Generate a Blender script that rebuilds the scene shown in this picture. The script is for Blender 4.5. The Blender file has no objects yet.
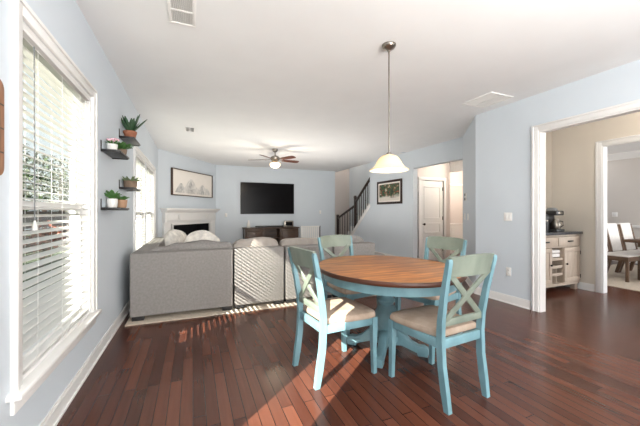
import bpy, bmesh, math, random
from mathutils import Vector, Matrix, noise
random.seed(7)
D = bpy.data
SC = bpy.context.scene
COL = SC.collection
PI = math.pi

# ------------------------------------------------------------ camera, light, exposure
cam = D.cameras.new('camera'); camo = D.objects.new('camera', cam); COL.objects.link(camo)
cam.sensor_width = 36; cam.lens = 36 * 305 / 640; cam.clip_start = .02; cam.clip_end = 200
cam.shift_y = -1 / 640
YAW = math.atan(127 / 305)
camo.location = (0, 0, 1.255); camo.rotation_euler = (PI / 2, 0, -YAW)
SC.camera = camo

SC.view_settings.view_transform = 'Standard'; SC.view_settings.look = 'None'
SC.view_settings.gamma = 1; SC.view_settings.use_curve_mapping = False
SC.view_settings.exposure = 0.02

W = D.worlds.new('sky'); SC.world = W; W.use_nodes = True
nt = W.node_tree; nt.nodes.clear()
wo = nt.nodes.new('ShaderNodeOutputWorld'); bg = nt.nodes.new('ShaderNodeBackground')
tc = nt.nodes.new('ShaderNodeTexCoord'); sep = nt.nodes.new('ShaderNodeSeparateXYZ'); rp = nt.nodes.new('ShaderNodeValToRGB')
nt.links.new(tc.outputs['Generated'], sep.inputs[0]); nt.links.new(sep.outputs['Z'], rp.inputs[0])
rp.color_ramp.elements[0].color = (.75, .80, .85, 1); rp.color_ramp.elements[1].color = (.62, .78, 1, 1)
nt.links.new(rp.outputs[0], bg.inputs[0]); bg.inputs[1].default_value = 1.3
nt.links.new(bg.outputs[0], wo.inputs[0])

sun = D.lights.new('sun', 'SUN'); suno = D.objects.new('sun', sun); COL.objects.link(suno)
sun.energy = 30; sun.angle = math.radians(.1); sun.color = (1, .93, .82)
suno.rotation_euler = Vector((1, .84, -.75)).to_track_quat('-Z', 'Y').to_euler()


def area(name, loc, direction, sx, sy, power, color):
    l = D.lights.new(name, 'AREA'); l.shape = 'RECTANGLE'; l.size = sx; l.size_y = sy; l.energy = power; l.color = color
    o = D.objects.new(name, l); COL.objects.link(o); o.location = loc
    o.rotation_euler = Vector(direction).to_track_quat('-Z', 'Y').to_euler()
    return o


area('rear_fill', (1.6, -4.0, 1.5), (0, 1, .12), 4.4, 2.2, 300, (1, .97, .93))  # added fill from the open back of the room
area('camera_bounce_fill', (1.5, -.9, 1.35), (0, .25, 1), 1.2, 1.2, 150, (1, .98, .95))  # added upward fill near the camera, bounced off the ceiling
area('living_room_bounce_fill', (2.15, 6.8, .6), (0, 0, 1), 3.4, 2.6, 58, (1, .97, .93))  # added fill hidden behind the sofa, aimed at the ceiling
area('dining_daylight_fill', (7.8, -.9, 1.5), (0, 1, .0), 2.6, 1.8, 170, (.95, .98, 1))  # added fill standing in for daylight on the dining side


# ------------------------------------------------------------ materials
def S(r, g, b):
    f = lambda c: (c / 255 / 12.92) if c / 255 <= .04045 else ((c / 255 + .055) / 1.055) ** 2.4
    return (f(r), f(g), f(b), 1)


def nd(t, kind, **kw):
    n = t.nodes.new(kind)
    for k, v in kw.items(): setattr(n, k, v)
    return n


def mat(name, col, rough=.5, metal=0, var=.06, scale=6., stretch=(1, 1, 1), bump=0, bscale=60, coat=0, spec=.5, col2=None, detail=3):
    m = D.materials.new(name); m.use_nodes = True; t = m.node_tree
    b = t.nodes['Principled BSDF']
    b.inputs['Roughness'].default_value = rough; b.inputs['Metallic'].default_value = metal
    b.inputs['Specular IOR Level'].default_value = spec
    b.inputs['Coat Weight'].default_value = coat; b.inputs['Coat Roughness'].default_value = .12
    c = nd(t, 'ShaderNodeTexCoord'); mp = nd(t, 'ShaderNodeMapping'); mp.inputs['Scale'].default_value = stretch
    t.links.new(c.outputs['Object'], mp.inputs[0])
    n = nd(t, 'ShaderNodeTexNoise'); n.inputs['Scale'].default_value = scale; n.inputs['Detail'].default_value = detail
    t.links.new(mp.outputs[0], n.inputs[0])
    r = nd(t, 'ShaderNodeValToRGB')
    lo = col2 or tuple(x * (1 - var) for x in col[:3]) + (1,)
    hi = tuple(min(1, x * (1 + var)) for x in col[:3]) + (1,)
    r.color_ramp.elements[0].color = lo; r.color_ramp.elements[1].color = hi
    r.color_ramp.elements[0].position = .32; r.color_ramp.elements[1].position = .68
    t.links.new(n.outputs['Fac'], r.inputs[0]); t.links.new(r.outputs[0], b.inputs['Base Color'])
    if bump:
        n2 = nd(t, 'ShaderNodeTexNoise'); n2.inputs['Scale'].default_value = bscale
        t.links.new(mp.outputs[0], n2.inputs[0])
        bp = nd(t, 'ShaderNodeBump'); bp.inputs['Strength'].default_value = bump; bp.inputs['Distance'].default_value = .01
        t.links.new(n2.outputs['Fac'], bp.inputs['Height']); t.links.new(bp.outputs[0], b.inputs['Normal'])
    return m


def emit(name, col, strength, base=None):
    m = mat(name, base or col, .4, var=.02)
    b = m.node_tree.nodes['Principled BSDF']
    b.inputs['Emission Color'].default_value = col; b.inputs['Emission Strength'].default_value = strength
    return m


M = {}
M['wall'] = mat('blue_grey_wall_paint', S(206, 214, 221), .7, var=.012, scale=2)
M['stairwall'] = mat('warm_grey_wall_paint', S(212, 203, 198), .7, var=.012, scale=2)
M['beige'] = mat('beige_wall_paint', S(210, 202, 190), .7, var=.012, scale=2)
M['dinwall'] = mat('greige_wall_paint', S(206, 200, 194), .7, var=.012, scale=2)
M['ceil'] = mat('ceiling_white_paint', S(236, 237, 237), .85, var=.012, scale=3, bump=.05, bscale=120)
M['trim'] = mat('white_trim_gloss', S(231, 230, 228), .35, var=.01, scale=4)
M['slat'] = mat('white_blind_slat', S(222, 221, 218), .45, var=.012, scale=4)
M['black'] = mat('black_painted_wood', S(34, 33, 34), .4, var=.2)
M['blackmetal'] = mat('black_metal', S(24, 23, 24), .35, .6, var=.2)
M['nickel'] = mat('brushed_nickel', S(146, 139, 130), .3, 1, var=.06, scale=30)
M['bronze'] = mat('dark_bronze', S(60, 48, 40), .35, .8, var=.1)
M['aqua'] = mat('distressed_aqua_paint', S(114, 151, 161), .45, var=.07, scale=9, col2=S(100, 136, 144), stretch=(1, 1, .5))
M['aqua_warm_lit'] = mat('warm_lit_aqua_paint', S(124, 133, 121), .45, var=.07, scale=9, col2=S(108, 118, 108), stretch=(1, 1, .5))  # same aqua paint, tinted to carry the warm light on the chair backs
M['sofa'] = mat('grey_sofa_weave', S(144, 140, 137), .9, var=.05, scale=40, bump=.3, bscale=260, col2=S(134, 130, 127), detail=6)
M['cush'] = mat('grey_cushion_fabric', S(168, 160, 153), .95, var=.08, scale=10, bump=.3, bscale=200)
M['seatfab'] = mat('beige_seat_microfibre', S(172, 154, 138), .95, var=.1, scale=9, bump=.15, bscale=90, col2=S(152, 134, 118))
M['rug'] = mat('pale_rug_pile', S(196, 184, 168), .95, var=.1, scale=40, bump=.5, bscale=200)
M['darkwood'] = mat('dark_stained_wood', S(72, 52, 38), .4, var=.25, scale=5, stretch=(1, 8, 8))
M['rail'] = mat('espresso_handrail_wood', S(44, 27, 22), .35, var=.2)
M['iron'] = mat('black_iron', S(30, 28, 28), .5, .5, var=.1)
M['terracotta'] = mat('terracotta_clay', S(160, 104, 78), .8, var=.12, scale=12)
M['stone'] = mat('brown_stone_pot', S(128, 108, 92), .85, var=.2, scale=20, bump=.4)
M['whitepot'] = mat('white_ceramic', S(232, 230, 226), .3, var=.02)
M['tanpot'] = mat('tan_clay_pot', S(176, 140, 112), .8, var=.1, scale=14)
M['soil'] = mat('potting_soil', S(52, 40, 30), .95, var=.3, scale=60)
M['leafd'] = mat('dark_green_leaf', S(48, 78, 52), .45, var=.3, scale=20)
M['leaf'] = mat('green_leaf', S(74, 116, 60), .5, var=.3, scale=18)
M['leafp'] = mat('pale_succulent_leaf', S(112, 128, 92), .55, var=.25, scale=25)
M['pink'] = mat('pink_petals', S(222, 180, 192), .6, var=.15, scale=30)
M['tvblack'] = mat('tv_screen_glass', S(9, 7, 9), .2, var=.1, spec=.12)
M['plastic'] = mat('white_plastic', S(238, 237, 234), .35, var=.01)
M['greyplastic'] = mat('grey_plastic', S(120, 122, 124), .4, var=.05)
M['firebox'] = mat('sooty_firebox', S(22, 22, 26), .6, var=.3, scale=12)
M['granite'] = mat('dark_granite', S(58, 60, 66), .15, var=.5, scale=90, detail=8)
M['cabpaint'] = mat('whitewashed_cabinet_wood', S(178, 162, 146), .5, var=.06, scale=4, stretch=(6, 6, 1))
M['fanblade'] = mat('cherry_fan_blade', S(80, 42, 26), .35, var=.2, scale=6)
M['upholstery'] = mat('ivory_upholstery', S(226, 222, 218), .9, var=.04, scale=20)
M['dinwood'] = mat('weathered_brown_wood', S(96, 74, 58), .5, var=.25, scale=7, stretch=(1, 1, .3))
M['stairtread'] = mat('oak_stair_tread', S(120, 78, 52), .35, var=.15, scale=5)
M['cuttingboard'] = mat('wooden_board', S(150, 106, 74), .6, var=.25, scale=5, stretch=(8, 8, 1))
M['grass'] = mat('lawn_green', S(62, 76, 44), .95, var=.3, scale=3)
M['fence'] = mat('weathered_fence_boards', S(92, 80, 70), .9, var=.3, scale=5, stretch=(1, 1, 8))
M['treeleaf'] = mat('tree_leaf_green', S(54, 74, 34), .7, var=.5, scale=2)
M['redleaf'] = mat('rust_leaf', S(140, 72, 48), .7, var=.4, scale=5)
M['bark'] = mat('tree_bark', S(84, 68, 54), .9, var=.3, scale=8, stretch=(3, 3, .5))
M['shadow_gap'] = mat('dark_seam_fabric', S(40, 38, 38), .95, var=.1)
M['pillow'] = mat('white_patterned_pillow', S(234, 229, 220), .95, var=.05, scale=14, col2=S(196, 192, 186))


def floor_material():
    m = D.materials.new('cherry_hardwood_planks'); m.use_nodes = True; t = m.node_tree; b = t.nodes['Principled BSDF']
    g = nd(t, 'ShaderNodeNewGeometry'); sp = nd(t, 'ShaderNodeSeparateXYZ'); cb = nd(t, 'ShaderNodeCombineXYZ')
    t.links.new(g.outputs['Position'], sp.inputs[0])
    t.links.new(sp.outputs['Y'], cb.inputs['X']); t.links.new(sp.outputs['X'], cb.inputs['Y'])
    br = nd(t, 'ShaderNodeTexBrick'); br.offset = .37; br.offset_frequency = 2; br.squash = 1.3; br.squash_frequency = 5
    t.links.new(cb.outputs[0], br.inputs['Vector'])
    br.inputs['Scale'].default_value = 1; br.inputs['Brick Width'].default_value = .95; br.inputs['Row Height'].default_value = .075
    br.inputs['Mortar Size'].default_value = .0022; br.inputs['Mortar Smooth'].default_value = .2; br.inputs['Bias'].default_value = -.1
    br.inputs['Color1'].default_value = S(72, 39, 29); br.inputs['Color2'].default_value = S(106, 63, 47); br.inputs['Mortar'].default_value = S(28, 15, 12)
    mp = nd(t, 'ShaderNodeMapping'); mp.inputs['Scale'].default_value = (2.2, 38, 1); t.links.new(cb.outputs[0], mp.inputs[0])
    n = nd(t, 'ShaderNodeTexNoise'); n.inputs['Scale'].default_value = 1; n.inputs['Detail'].default_value = 6; t.links.new(mp.outputs[0], n.inputs[0])
    r = nd(t, 'ShaderNodeValToRGB'); r.color_ramp.elements[0].color = (.88, .87, .87, 1); r.color_ramp.elements[1].color = (1.08, 1.07, 1.07, 1)
    r.color_ramp.elements[0].position = .3; r.color_ramp.elements[1].position = .7
    t.links.new(n.outputs['Fac'], r.inputs[0])
    mx = nd(t, 'ShaderNodeMix', data_type='RGBA', blend_type='MULTIPLY'); mx.inputs['Factor'].default_value = 1
    t.links.new(br.outputs['Color'], mx.inputs['A']); t.links.new(r.outputs[0], mx.inputs['B'])
    t.links.new(mx.outputs['Result'], b.inputs['Base Color'])
    b.inputs['Specular IOR Level'].default_value = .38
    rr = nd(t, 'ShaderNodeMapRange'); rr.inputs['To Min'].default_value = .17; rr.inputs['To Max'].default_value = .3
    t.links.new(n.outputs['Fac'], rr.inputs['Value']); t.links.new(rr.outputs[0], b.inputs['Roughness'])
    n2 = nd(t, 'ShaderNodeTexNoise'); n2.inputs['Scale'].default_value = 9; t.links.new(cb.outputs[0], n2.inputs[0])
    ad = nd(t, 'ShaderNodeMath', operation='ADD'); ml = nd(t, 'ShaderNodeMath', operation='MULTIPLY'); ml.inputs[1].default_value = .35
    t.links.new(n2.outputs['Fac'], ml.inputs[0]); sb = nd(t, 'ShaderNodeMath', operation='SUBTRACT'); sb.inputs[0].default_value = 1
    t.links.new(br.outputs['Fac'], sb.inputs[1]); t.links.new(sb.outputs[0], ad.inputs[0]); t.links.new(ml.outputs[0], ad.inputs[1])
    bp = nd(t, 'ShaderNodeBump'); bp.inputs['Strength'].default_value = .25; bp.inputs['Distance'].default_value = .003
    t.links.new(ad.outputs[0], bp.inputs['Height']); t.links.new(bp.outputs[0], b.inputs['Normal'])
    return m


M['floor'] = floor_material()


def tabletop_material():
    m = D.materials.new('warm_pine_tabletop'); m.use_nodes = True; t = m.node_tree; b = t.nodes['Principled BSDF']
    c = nd(t, 'ShaderNodeTexCoord'); mp = nd(t, 'ShaderNodeMapping'); mp.inputs['Scale'].default_value = (1.2, 11, 11)
    t.links.new(c.outputs['Object'], mp.inputs[0])
    n = nd(t, 'ShaderNodeTexNoise'); n.inputs['Scale'].default_value = 2.2; n.inputs['Detail'].default_value = 7; n.inputs['Distortion'].default_value = .6
    t.links.new(mp.outputs[0], n.inputs[0])
    r = nd(t, 'ShaderNodeValToRGB'); e = r.color_ramp.elements
    e[0].position = .3; e[0].color = S(100, 52, 20); e[1].position = .68; e[1].color = S(192, 128, 62)
    k = e.new(.5); k.color = S(154, 97, 45)
    t.links.new(n.outputs['Fac'], r.inputs[0])
    # plank joints across the top
    w = nd(t, 'ShaderNodeTexBrick'); w.inputs['Scale'].default_value = 1; w.inputs['Brick Width'].default_value = 4; w.inputs['Row Height'].default_value = .14
    w.inputs['Mortar Size'].default_value = .0016; w.inputs['Color1'].default_value = (.86, .84, .82, 1); w.inputs['Color2'].default_value = (1.08, 1.06, 1.04, 1)
    w.inputs['Mortar'].default_value = (.5, .45, .4, 1)
    t.links.new(c.outputs['Object'], w.inputs['Vector'])
    mx = nd(t, 'ShaderNodeMix', data_type='RGBA', blend_type='MULTIPLY'); mx.inputs['Factor'].default_value = 1
    t.links.new(r.outputs[0], mx.inputs['A']); t.links.new(w.outputs['Color'], mx.inputs['B'])
    t.links.new(mx.outputs['Result'], b.inputs['Base Color'])
    b.inputs['Roughness'].default_value = .38
    return m


M['tabletop'] = tabletop_material()
M['tableedge'] = mat('dark_walnut_edge', S(74, 40, 24), .35, var=.2, scale=6)


def glass_material():
    m = D.materials.new('window_glass'); m.use_nodes = True; t = m.node_tree; t.nodes.clear()
    o = nd(t, 'ShaderNodeOutputMaterial'); tr = nd(t, 'ShaderNodeBsdfTransparent'); gl = nd(t, 'ShaderNodeBsdfGlossy')
    gl.inputs['Roughness'].default_value = .02; tr.inputs[0].default_value = (.96, .98, .97, 1)
    lw = nd(t, 'ShaderNodeLayerWeight'); lw.inputs[0].default_value = .25
    ml = nd(t, 'ShaderNodeMath', operation='MULTIPLY'); ml.inputs[1].default_value = .35
    mx = nd(t, 'ShaderNodeMixShader')
    t.links.new(lw.outputs['Fresnel'], ml.inputs[0]); t.links.new(ml.outputs[0], mx.inputs[0])
    t.links.new(tr.outputs[0], mx.inputs[1]); t.links.new(gl.outputs[0], mx.inputs[2]); t.links.new(mx.outputs[0], o.inputs[0])
    return m


M['glass'] = glass_material()


def shade_material(name, col, emis):
    m = D.materials.new(name); m.use_nodes = True; t = m.node_tree; b = t.nodes['Principled BSDF']
    b.inputs['Base Color'].default_value = col; b.inputs['Roughness'].default_value = .35
    tl = nd(t, 'ShaderNodeBsdfTranslucent'); tl.inputs[0].default_value = col
    n = nd(t, 'ShaderNodeTexNoise'); n.inputs['Scale'].default_value = 7; n.inputs['Detail'].default_value = 3
    r = nd(t, 'ShaderNodeMapRange'); r.inputs['To Min'].default_value = emis * .85; r.inputs['To Max'].default_value = emis * 1.15
    c = nd(t, 'ShaderNodeTexCoord'); t.links.new(c.outputs['Object'], n.inputs[0])
    t.links.new(n.outputs['Fac'], r.inputs[0]); t.links.new(r.outputs[0], b.inputs['Emission Strength'])
    b.inputs['Emission Color'].default_value = col
    mx = nd(t, 'ShaderNodeMixShader'); mx.inputs[0].default_value = .45
    t.links.new(b.outputs[0], mx.inputs[1]); t.links.new(tl.outputs[0], mx.inputs[2])
    t.links.new(mx.outputs[0], t.nodes['Material Output'].inputs[0])
    return m


M['alabaster'] = shade_material('lit_alabaster_glass', S(248, 234, 208), .14)
M['fanglass'] = shade_material('lit_frosted_glass', S(255, 240, 214), 2.2)
M['bulb'] = emit('lit_bulb', S(255, 226, 170), 5)


def painting_material():
    """still life: dark green foliage, red and white flowers, pale cloth"""
    m = D.materials.new('flower_still_life_canvas'); m.use_nodes = True; t = m.node_tree; b = t.nodes['Principled BSDF']
    c = nd(t, 'ShaderNodeTexCoord'); sp = nd(t, 'ShaderNodeSeparateXYZ'); t.links.new(c.outputs['Generated'], sp.inputs[0])
    n = nd(t, 'ShaderNodeTexNoise'); n.inputs['Scale'].default_value = 7; n.inputs['Detail'].default_value = 2; t.links.new(c.outputs['Generated'], n.inputs[0])
    r = nd(t, 'ShaderNodeValToRGB'); e = r.color_ramp.elements; r.color_ramp.interpolation = 'EASE'
    e[0].position = .33; e[0].color = S(30, 44, 36); e[1].position = .72; e[1].color = S(226, 218, 204)
    for p, cc in ((.44, S(66, 96, 62)), (.52, S(44, 70, 52)), (.58, S(150, 60, 52)), (.63, S(120, 140, 100))):
        k = e.new(p); k.color = cc
    t.links.new(n.outputs['Fac'], r.inputs[0])
    cl = nd(t, 'ShaderNodeValToRGB'); f = cl.color_ramp.elements; f[0].position = .16; f[0].color = (1, 1, 1, 1); f[1].position = .34; f[1].color = (0, 0, 0, 1)
    n2 = nd(t, 'ShaderNodeTexNoise'); n2.inputs['Scale'].default_value = 4; t.links.new(c.outputs['Generated'], n2.inputs[0])
    ad = nd(t, 'ShaderNodeMath', operation='MULTIPLY_ADD'); ad.inputs[1].default_value = .4; t.links.new(n2.outputs['Fac'], ad.inputs[0])
    sb = nd(t, 'ShaderNodeMath', operation='SUBTRACT'); t.links.new(sp.outputs['Z'], sb.inputs[0]); sb.inputs[1].default_value = .2
    t.links.new(sb.outputs[0], ad.inputs[2]); t.links.new(ad.outputs[0], cl.inputs[0])
    mx = nd(t, 'ShaderNodeMix', data_type='RGBA'); t.links.new(cl.outputs[0], mx.inputs['Factor'])
    t.links.new(r.outputs[0], mx.inputs['A']); mx.inputs['B'].default_value = S(214, 208, 198)
    t.links.new(mx.outputs['Result'], b.inputs['Base Color']); b.inputs['Roughness'].default_value = .5
    return m


M['painting'] = painting_material()
M['paper'] = mat('cream_print_paper', S(236, 230, 222), .8, var=.015, scale=5)
M['ink'] = mat('grey_ink_wash', S(208, 205, 200), .8, var=.06, scale=14, col2=S(168, 167, 165), detail=6)
M['ink2'] = mat('pale_ink_wash', S(224, 220, 214), .8, var=.04, scale=12, col2=S(200, 197, 192), detail=6)


# ------------------------------------------------------------ geometry helpers
class MB:
    def __init__(s): s.bm = bmesh.new(); s.n = 0

    def _hexa(s, vs):
        v = [s.bm.verts.new(p) for p in vs]
        fs = []
        for i in ((0, 3, 2, 1), (4, 5, 6, 7), (0, 1, 5, 4), (1, 2, 6, 5), (2, 3, 7, 6), (3, 0, 4, 7)):
            fs.append(s.bm.faces.new([v[k] for k in i]))
        return v, fs

    def box(s, x0, x1, y0, y1, z0, z1, bev=0, seg=2, mx=None):
        # overlapping joinery never shares a face exactly
        q = 5e-5 * (s.n % 9); s.n += 1; x0 -= q; y0 -= q; z0 -= q; x1 += q; y1 += q; z1 += q
        v, fs = s._hexa([(x0, y0, z0), (x1, y0, z0), (x1, y1, z0), (x0, y1, z0), (x0, y0, z1), (x1, y0, z1), (x1, y1, z1), (x0, y1, z1)])
        if mx is not None: bmesh.ops.transform(s.bm, matrix=mx, verts=v)
        if bev:
            ed = list({e for f in fs for e in f.edges})
            bmesh.ops.bevel(s.bm, geom=ed, offset=bev, segments=seg, affect='EDGES', profile=.5)
        return s

    def bar(s, p, q, w, h, up=(0, 0, 1), bev=0):
        p, q = Vector(p), Vector(q); d = q - p; L = d.length; d.normalize()
        up = Vector(up); x = d.cross(up)
        if x.length < 1e-5: x = d.cross(Vector((0, 1, 0)))
        x.normalize(); z = x.cross(d).normalized()
        m = Matrix((x, d, z)).transposed().to_4x4(); m.translation = p
        return s.box(-w / 2, w / 2, 0, L, -h / 2, h / 2, bev, 2, m)

    def prism(s, pts, axis, a0, a1, bev=0):
        """polygon pts (u, v) extruded along axis from a0 to a1: x -> (y, z), y -> (x, z), z -> (x, y)"""
        def P(u, v, a): return {'x': (a, u, v), 'y': (u, a, v), 'z': (u, v, a)}[axis]
        A = [s.bm.verts.new(P(u, v, a0)) for u, v in pts]; B = [s.bm.verts.new(P(u, v, a1)) for u, v in pts]
        n = len(pts); fs = [s.bm.faces.new(A[::-1]), s.bm.faces.new(B)]
        for i in range(n): fs.append(s.bm.faces.new((A[i], A[(i + 1) % n], B[(i + 1) % n], B[i])))
        if bev:
            bmesh.ops.recalc_face_normals(s.bm, faces=fs)
            ed = list({e for f in fs[:2] for e in f.edges})
            bmesh.ops.bevel(s.bm, geom=ed, offset=bev, segments=2, affect='EDGES', profile=.5)
        return s

    def rings(s, rings, cap=True, close=True):
        R = [[s.bm.verts.new(p) for p in r] for r in rings]; n = len(R[0])
        for a, b in zip(R, R[1:]):
            for i in range(n if close else n - 1): s.bm.faces.new((a[i], a[(i + 1) % n], b[(i + 1) % n], b[i]))
        if cap: s.bm.faces.new(R[0][::-1]); s.bm.faces.new(R[-1])
        return s

    def tube(s, pts, rad, n=8):
        pts = [Vector(p) for p in pts]; rad = rad if isinstance(rad, (list, tuple)) else [rad] * len(pts); rs = []
        for i, p in enumerate(pts):
            d = (pts[min(i + 1, len(pts) - 1)] - pts[max(i - 1, 0)]).normalized()
            u = d.cross(Vector((0, 0, 1)) if abs(d.z) < .9 else Vector((0, 1, 0))).normalized(); v = d.cross(u)
            rs.append([p + rad[i] * (math.cos(a) * u + math.sin(a) * v) for a in [2 * PI * k / n for k in range(n)]])
        return s.rings(rs)

    def lathe(s, prof, c=(0, 0, 0), n=24, sx=1, sy=1, cap=True):
        return s.rings([[(c[0] + sx * r * math.cos(2 * PI * k / n), c[1] + sy * r * math.sin(2 * PI * k / n), c[2] + z) for k in range(n)] for r, z in prof], cap)

    def ball(s, c, r, sc=(1, 1, 1), n=12):
        bmesh.ops.create_uvsphere(s.bm, u_segments=n, v_segments=max(6, n // 2 + 2), radius=r,
                                  matrix=Matrix.Translation(c) @ Matrix.Diagonal((*sc, 1)))
        return s

    def cushion(s, w, d, h, mx, e=.35, lump=.0, seed=0, n=28, seam=.0):
        """soft pillow block, w by d by h about the origin of mx"""
        f = lambda c, p: math.copysign(abs(c) ** p, c)
        rs = []
        for j in range(1, n):
            ph = -PI / 2 + PI * j / n; ring = []
            for i in range(2 * n):
                th = 2 * PI * i / (2 * n)
                p = Vector((w / 2 * f(math.cos(ph), e * 1.6) * f(math.cos(th), e), d / 2 * f(math.cos(ph), e * 1.6) * f(math.sin(th), e), h / 2 * f(math.sin(ph), e * 1.9)))
                if lump: p += lump * noise.noise_vector(p * 5 + Vector((seed * 7.1, seed, 0)))
                ring.append(mx @ p)
            rs.append(ring)
        return s.rings(rs)

    def leaf(s, base, direction, L, w, bend=.25, thick=.0, fold=.15):
        d = Vector(direction).normalized(); side = d.cross(Vector((0, 0, 1)))
        if side.length < .05: side = Vector((1, 0, 0))
        side.normalize(); up = side.cross(d); rows = []
        for i in range(6):
            t = i / 5; ww = w * math.sin(PI * (.12 + .86 * t)) ** .8 * .5
            p = Vector(base) + d * L * t - Vector((0, 0, 1)) * bend * L * t * t
            rows.append((p - side * ww + up * fold * ww, p, p + side * ww + up * fold * ww))
        V = [[s.bm.verts.new(q) for q in r] for r in rows]
        for a, b in zip(V, V[1:]):
            for k in (0, 1): s.bm.faces.new((a[k], a[k + 1], b[k + 1], b[k]))
        return s

    def build(s, name, m, parent=None, world=False, sharp=38, recalc=True):
        bm = s.bm
        if recalc: bmesh.ops.recalc_face_normals(bm, faces=bm.faces)
        if world and parent is not None: bmesh.ops.translate(bm, vec=-Vector(parent.location), verts=bm.verts)
        for f in bm.faces: f.smooth = True
        for e in bm.edges:
            if len(e.link_faces) == 2 and e.calc_face_angle(0) > math.radians(sharp): e.smooth = False
        me = D.meshes.new(name); bm.to_mesh(me); bm.free(); me.materials.append(m)
        o = D.objects.new(name, me); COL.objects.link(o)
        if parent is not None: o.parent = parent
        return o


def tag(o, label, cat, group=None):
    o['label'] = label; o['category'] = cat
    if group: o['group'] = group
    return o


def thing(name, label, cat, loc=(0, 0, 0), rz=0, group=None):
    o = D.objects.new(name, None); COL.objects.link(o); o.location = loc; o.rotation_euler = (0, 0, rz); o.empty_display_size = .1
    return tag(o, label, cat, group)


def struct(o):
    o['kind'] = 'structure'; return o


def dup(root, loc, rz, label, group=None):
    r = root.copy(); COL.objects.link(r); r.location = loc; r.rotation_euler = (0, 0, rz); r['label'] = label
    if group: r['group'] = group
    for ch in list(root.children):
        c = ch.copy(); COL.objects.link(c); c.parent = r
        for g in list(ch.children):
            d = g.copy(); COL.objects.link(d); d.parent = c
    return r


def seg(p, q):
    """frame of a wall segment: x along p->q, y = left normal"""
    d = Vector((q[0] - p[0], q[1] - p[1], 0)); L = d.length; d.normalize(); n = Vector((-d.y, d.x, 0))
    m = Matrix((d, n, Vector((0, 0, 1)))).transposed().to_4x4(); m.translation = (p[0], p[1], 0)
    return m, L


# ------------------------------------------------------------ the setting
XL, XR, XS = -.762, 4.01, 4.91          # left wall, right wall, stair wall
YB, CH = 10.1, 2.74
FP0, FP1 = (XL, 8.06), (.66, YB)
T = .13
struct(MB().box(XL - T, 10.2, -6.2, 11.4, -.12, 0).build('floor', M['floor']))
c = MB()
c.box(XL - T, XS + .02, -6.2, 11.4, CH, CH + .3)
c.box(XS + .02, 10.2, -6.2, 4.47, CH, CH + .3)
c.box(XS + .02, 8.0, 4.47, 7.2, CH, CH + .3)
c.box(4.7, 6.2, 6.2, 11.4, 5.2, 5.3)
struct(c.build('ceiling', M['ceil']))

# openings of the left wall: (y0, y1, z0, z1)
WIN = [(1.872, 2.985, .44, 2.185), (4.93, 6.05, .42, 2.12), (6.15, 7.27, .42, 2.12)]
GD = (.36, .985, .0, 2.1)
w = MB()
ops = sorted([GD] + WIN)
y = -6.2
for (a, b_, z0, z1) in ops:
    w.box(XL - T, XL, y, a, 0, CH)
    if z0 > 0: w.box(XL - T, XL, a, b_, 0, z0)
    w.box(XL - T, XL, a, b_, z1, CH); y = b_
w.box(XL - T, XL, y, FP0[1] + .05, 0, CH)
struct(w.build('wall_left', M['wall']))
m, L = seg(FP0, FP1)
w = MB(); fx0, fx1 = .36, L - .36
w.box(0, fx0, 0, T, 0, CH, mx=m); w.box(fx1, L, 0, T, 0, CH, mx=m); w.box(fx0, fx1, 0, T, .95, CH, mx=m)
struct(w.build('wall_fireplace', M['wall']))
struct(MB().box(FP1[0] - .05, 4.8, YB, YB + T, 0, CH).build('wall_back', M['wall']))
# stairwell
w = MB(); w.box(4.7, 6.1, 11.2, 11.33, 0, 5.2); w.box(4.68, 4.8, YB + T, 11.2, 0, 5.2)
struct(w.build('wall_stairwell_end', M['stairwall']))
w = MB(); w.box(5.98, 6.1, 6.18, 11.2, 0, 5.2); w.box(4.8, 6.1, 6.18, 6.3, CH, 5.2); w.box(4.68, XS + .1, 6.3, 10.3, CH + .3, 5.2)
struct(w.build('wall_stairwell_side', M['wall']))
# picture wall with the hall opening and the sloping knee wall below the railing
w = MB()
w.box(XS, XS + T, 4.47, 5.94, 2.31, CH)
w.prism([(5.94, 0), (8.95, 0), (8.95, .58), (7.89, 1.49), (7.89, CH), (5.94, CH)], 'x', XS, XS + T)
struct(w.build('wall_stair', M['wall']))
w = MB()
dd = Vector((7.89 - 8.9, 1.49 - .62)); 
w.bar((XS + T / 2, 8.97, .53), (XS + T / 2, 7.89, 1.46), T + .03, .11, bev=.004)
w.prism([(10.2, 0), (8.96, 0), (8.96, .5), (10.2, .08)], 'x', XS + .02, XS + T)
struct(w.build('trim_1', M['trim']))
# right wall with the wide cased opening
TR = .095
OP0, OP1, OPZ = .75, 2.475, 2.27
w = MB()
w.box(XR, XR + TR, OP1, 3.41, 0, CH); w.box(XR, XR + TR, OP0, OP1, OPZ, CH); w.box(XR, XR + TR, -6.2, OP0, 0, CH)
struct(w.build('wall_right', M['wall']))
m, L = seg((XR, 3.41), (XS, 4.47))
struct(MB().box(0, L, -T, 0, 0, CH, mx=m).build('wall_angled', M['wall']))
# butler's pantry
PX = 5.85; P0, P1, PZ = 1.1, 2.678, 2.278
w = MB(); w.box(XR + TR, PX + TR, 3.4, 3.5, 0, CH)
w.box(PX, PX + TR, P1, 3.4, 0, CH); w.box(PX, PX + TR, P0, P1, PZ, CH); w.box(PX, PX + TR, -1.2, P0, 0, CH)
struct(w.build('wall_pantry', M['beige']))
# dining room beyond
w = MB(); w.box(10.0, 10.13, -1.2, 5.3, 0, CH); w.box(PX + TR, 10.0, 5.2, 5.3, 0, CH); w.box(PX, PX + TR, 3.5, 5.3, 0, CH)
struct(w.build('wall_dining', M['dinwall']))
w = MB(); w.prism([(10.0, CH), (10.0, CH - .16), (9.97, CH - .16), (9.86, CH - .03), (9.86, CH)], 'y', -1.2, 5.2)
struct(w.build('trim_2', M['trim']))
w = MB(); w.box(9.975, 10, -1.2, 5.2, .86, .93, .006); w.box(9.985, 10, -1.2, 5.2, 0, .14)
struct(w.build('trim_3', M['trim']))
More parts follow.
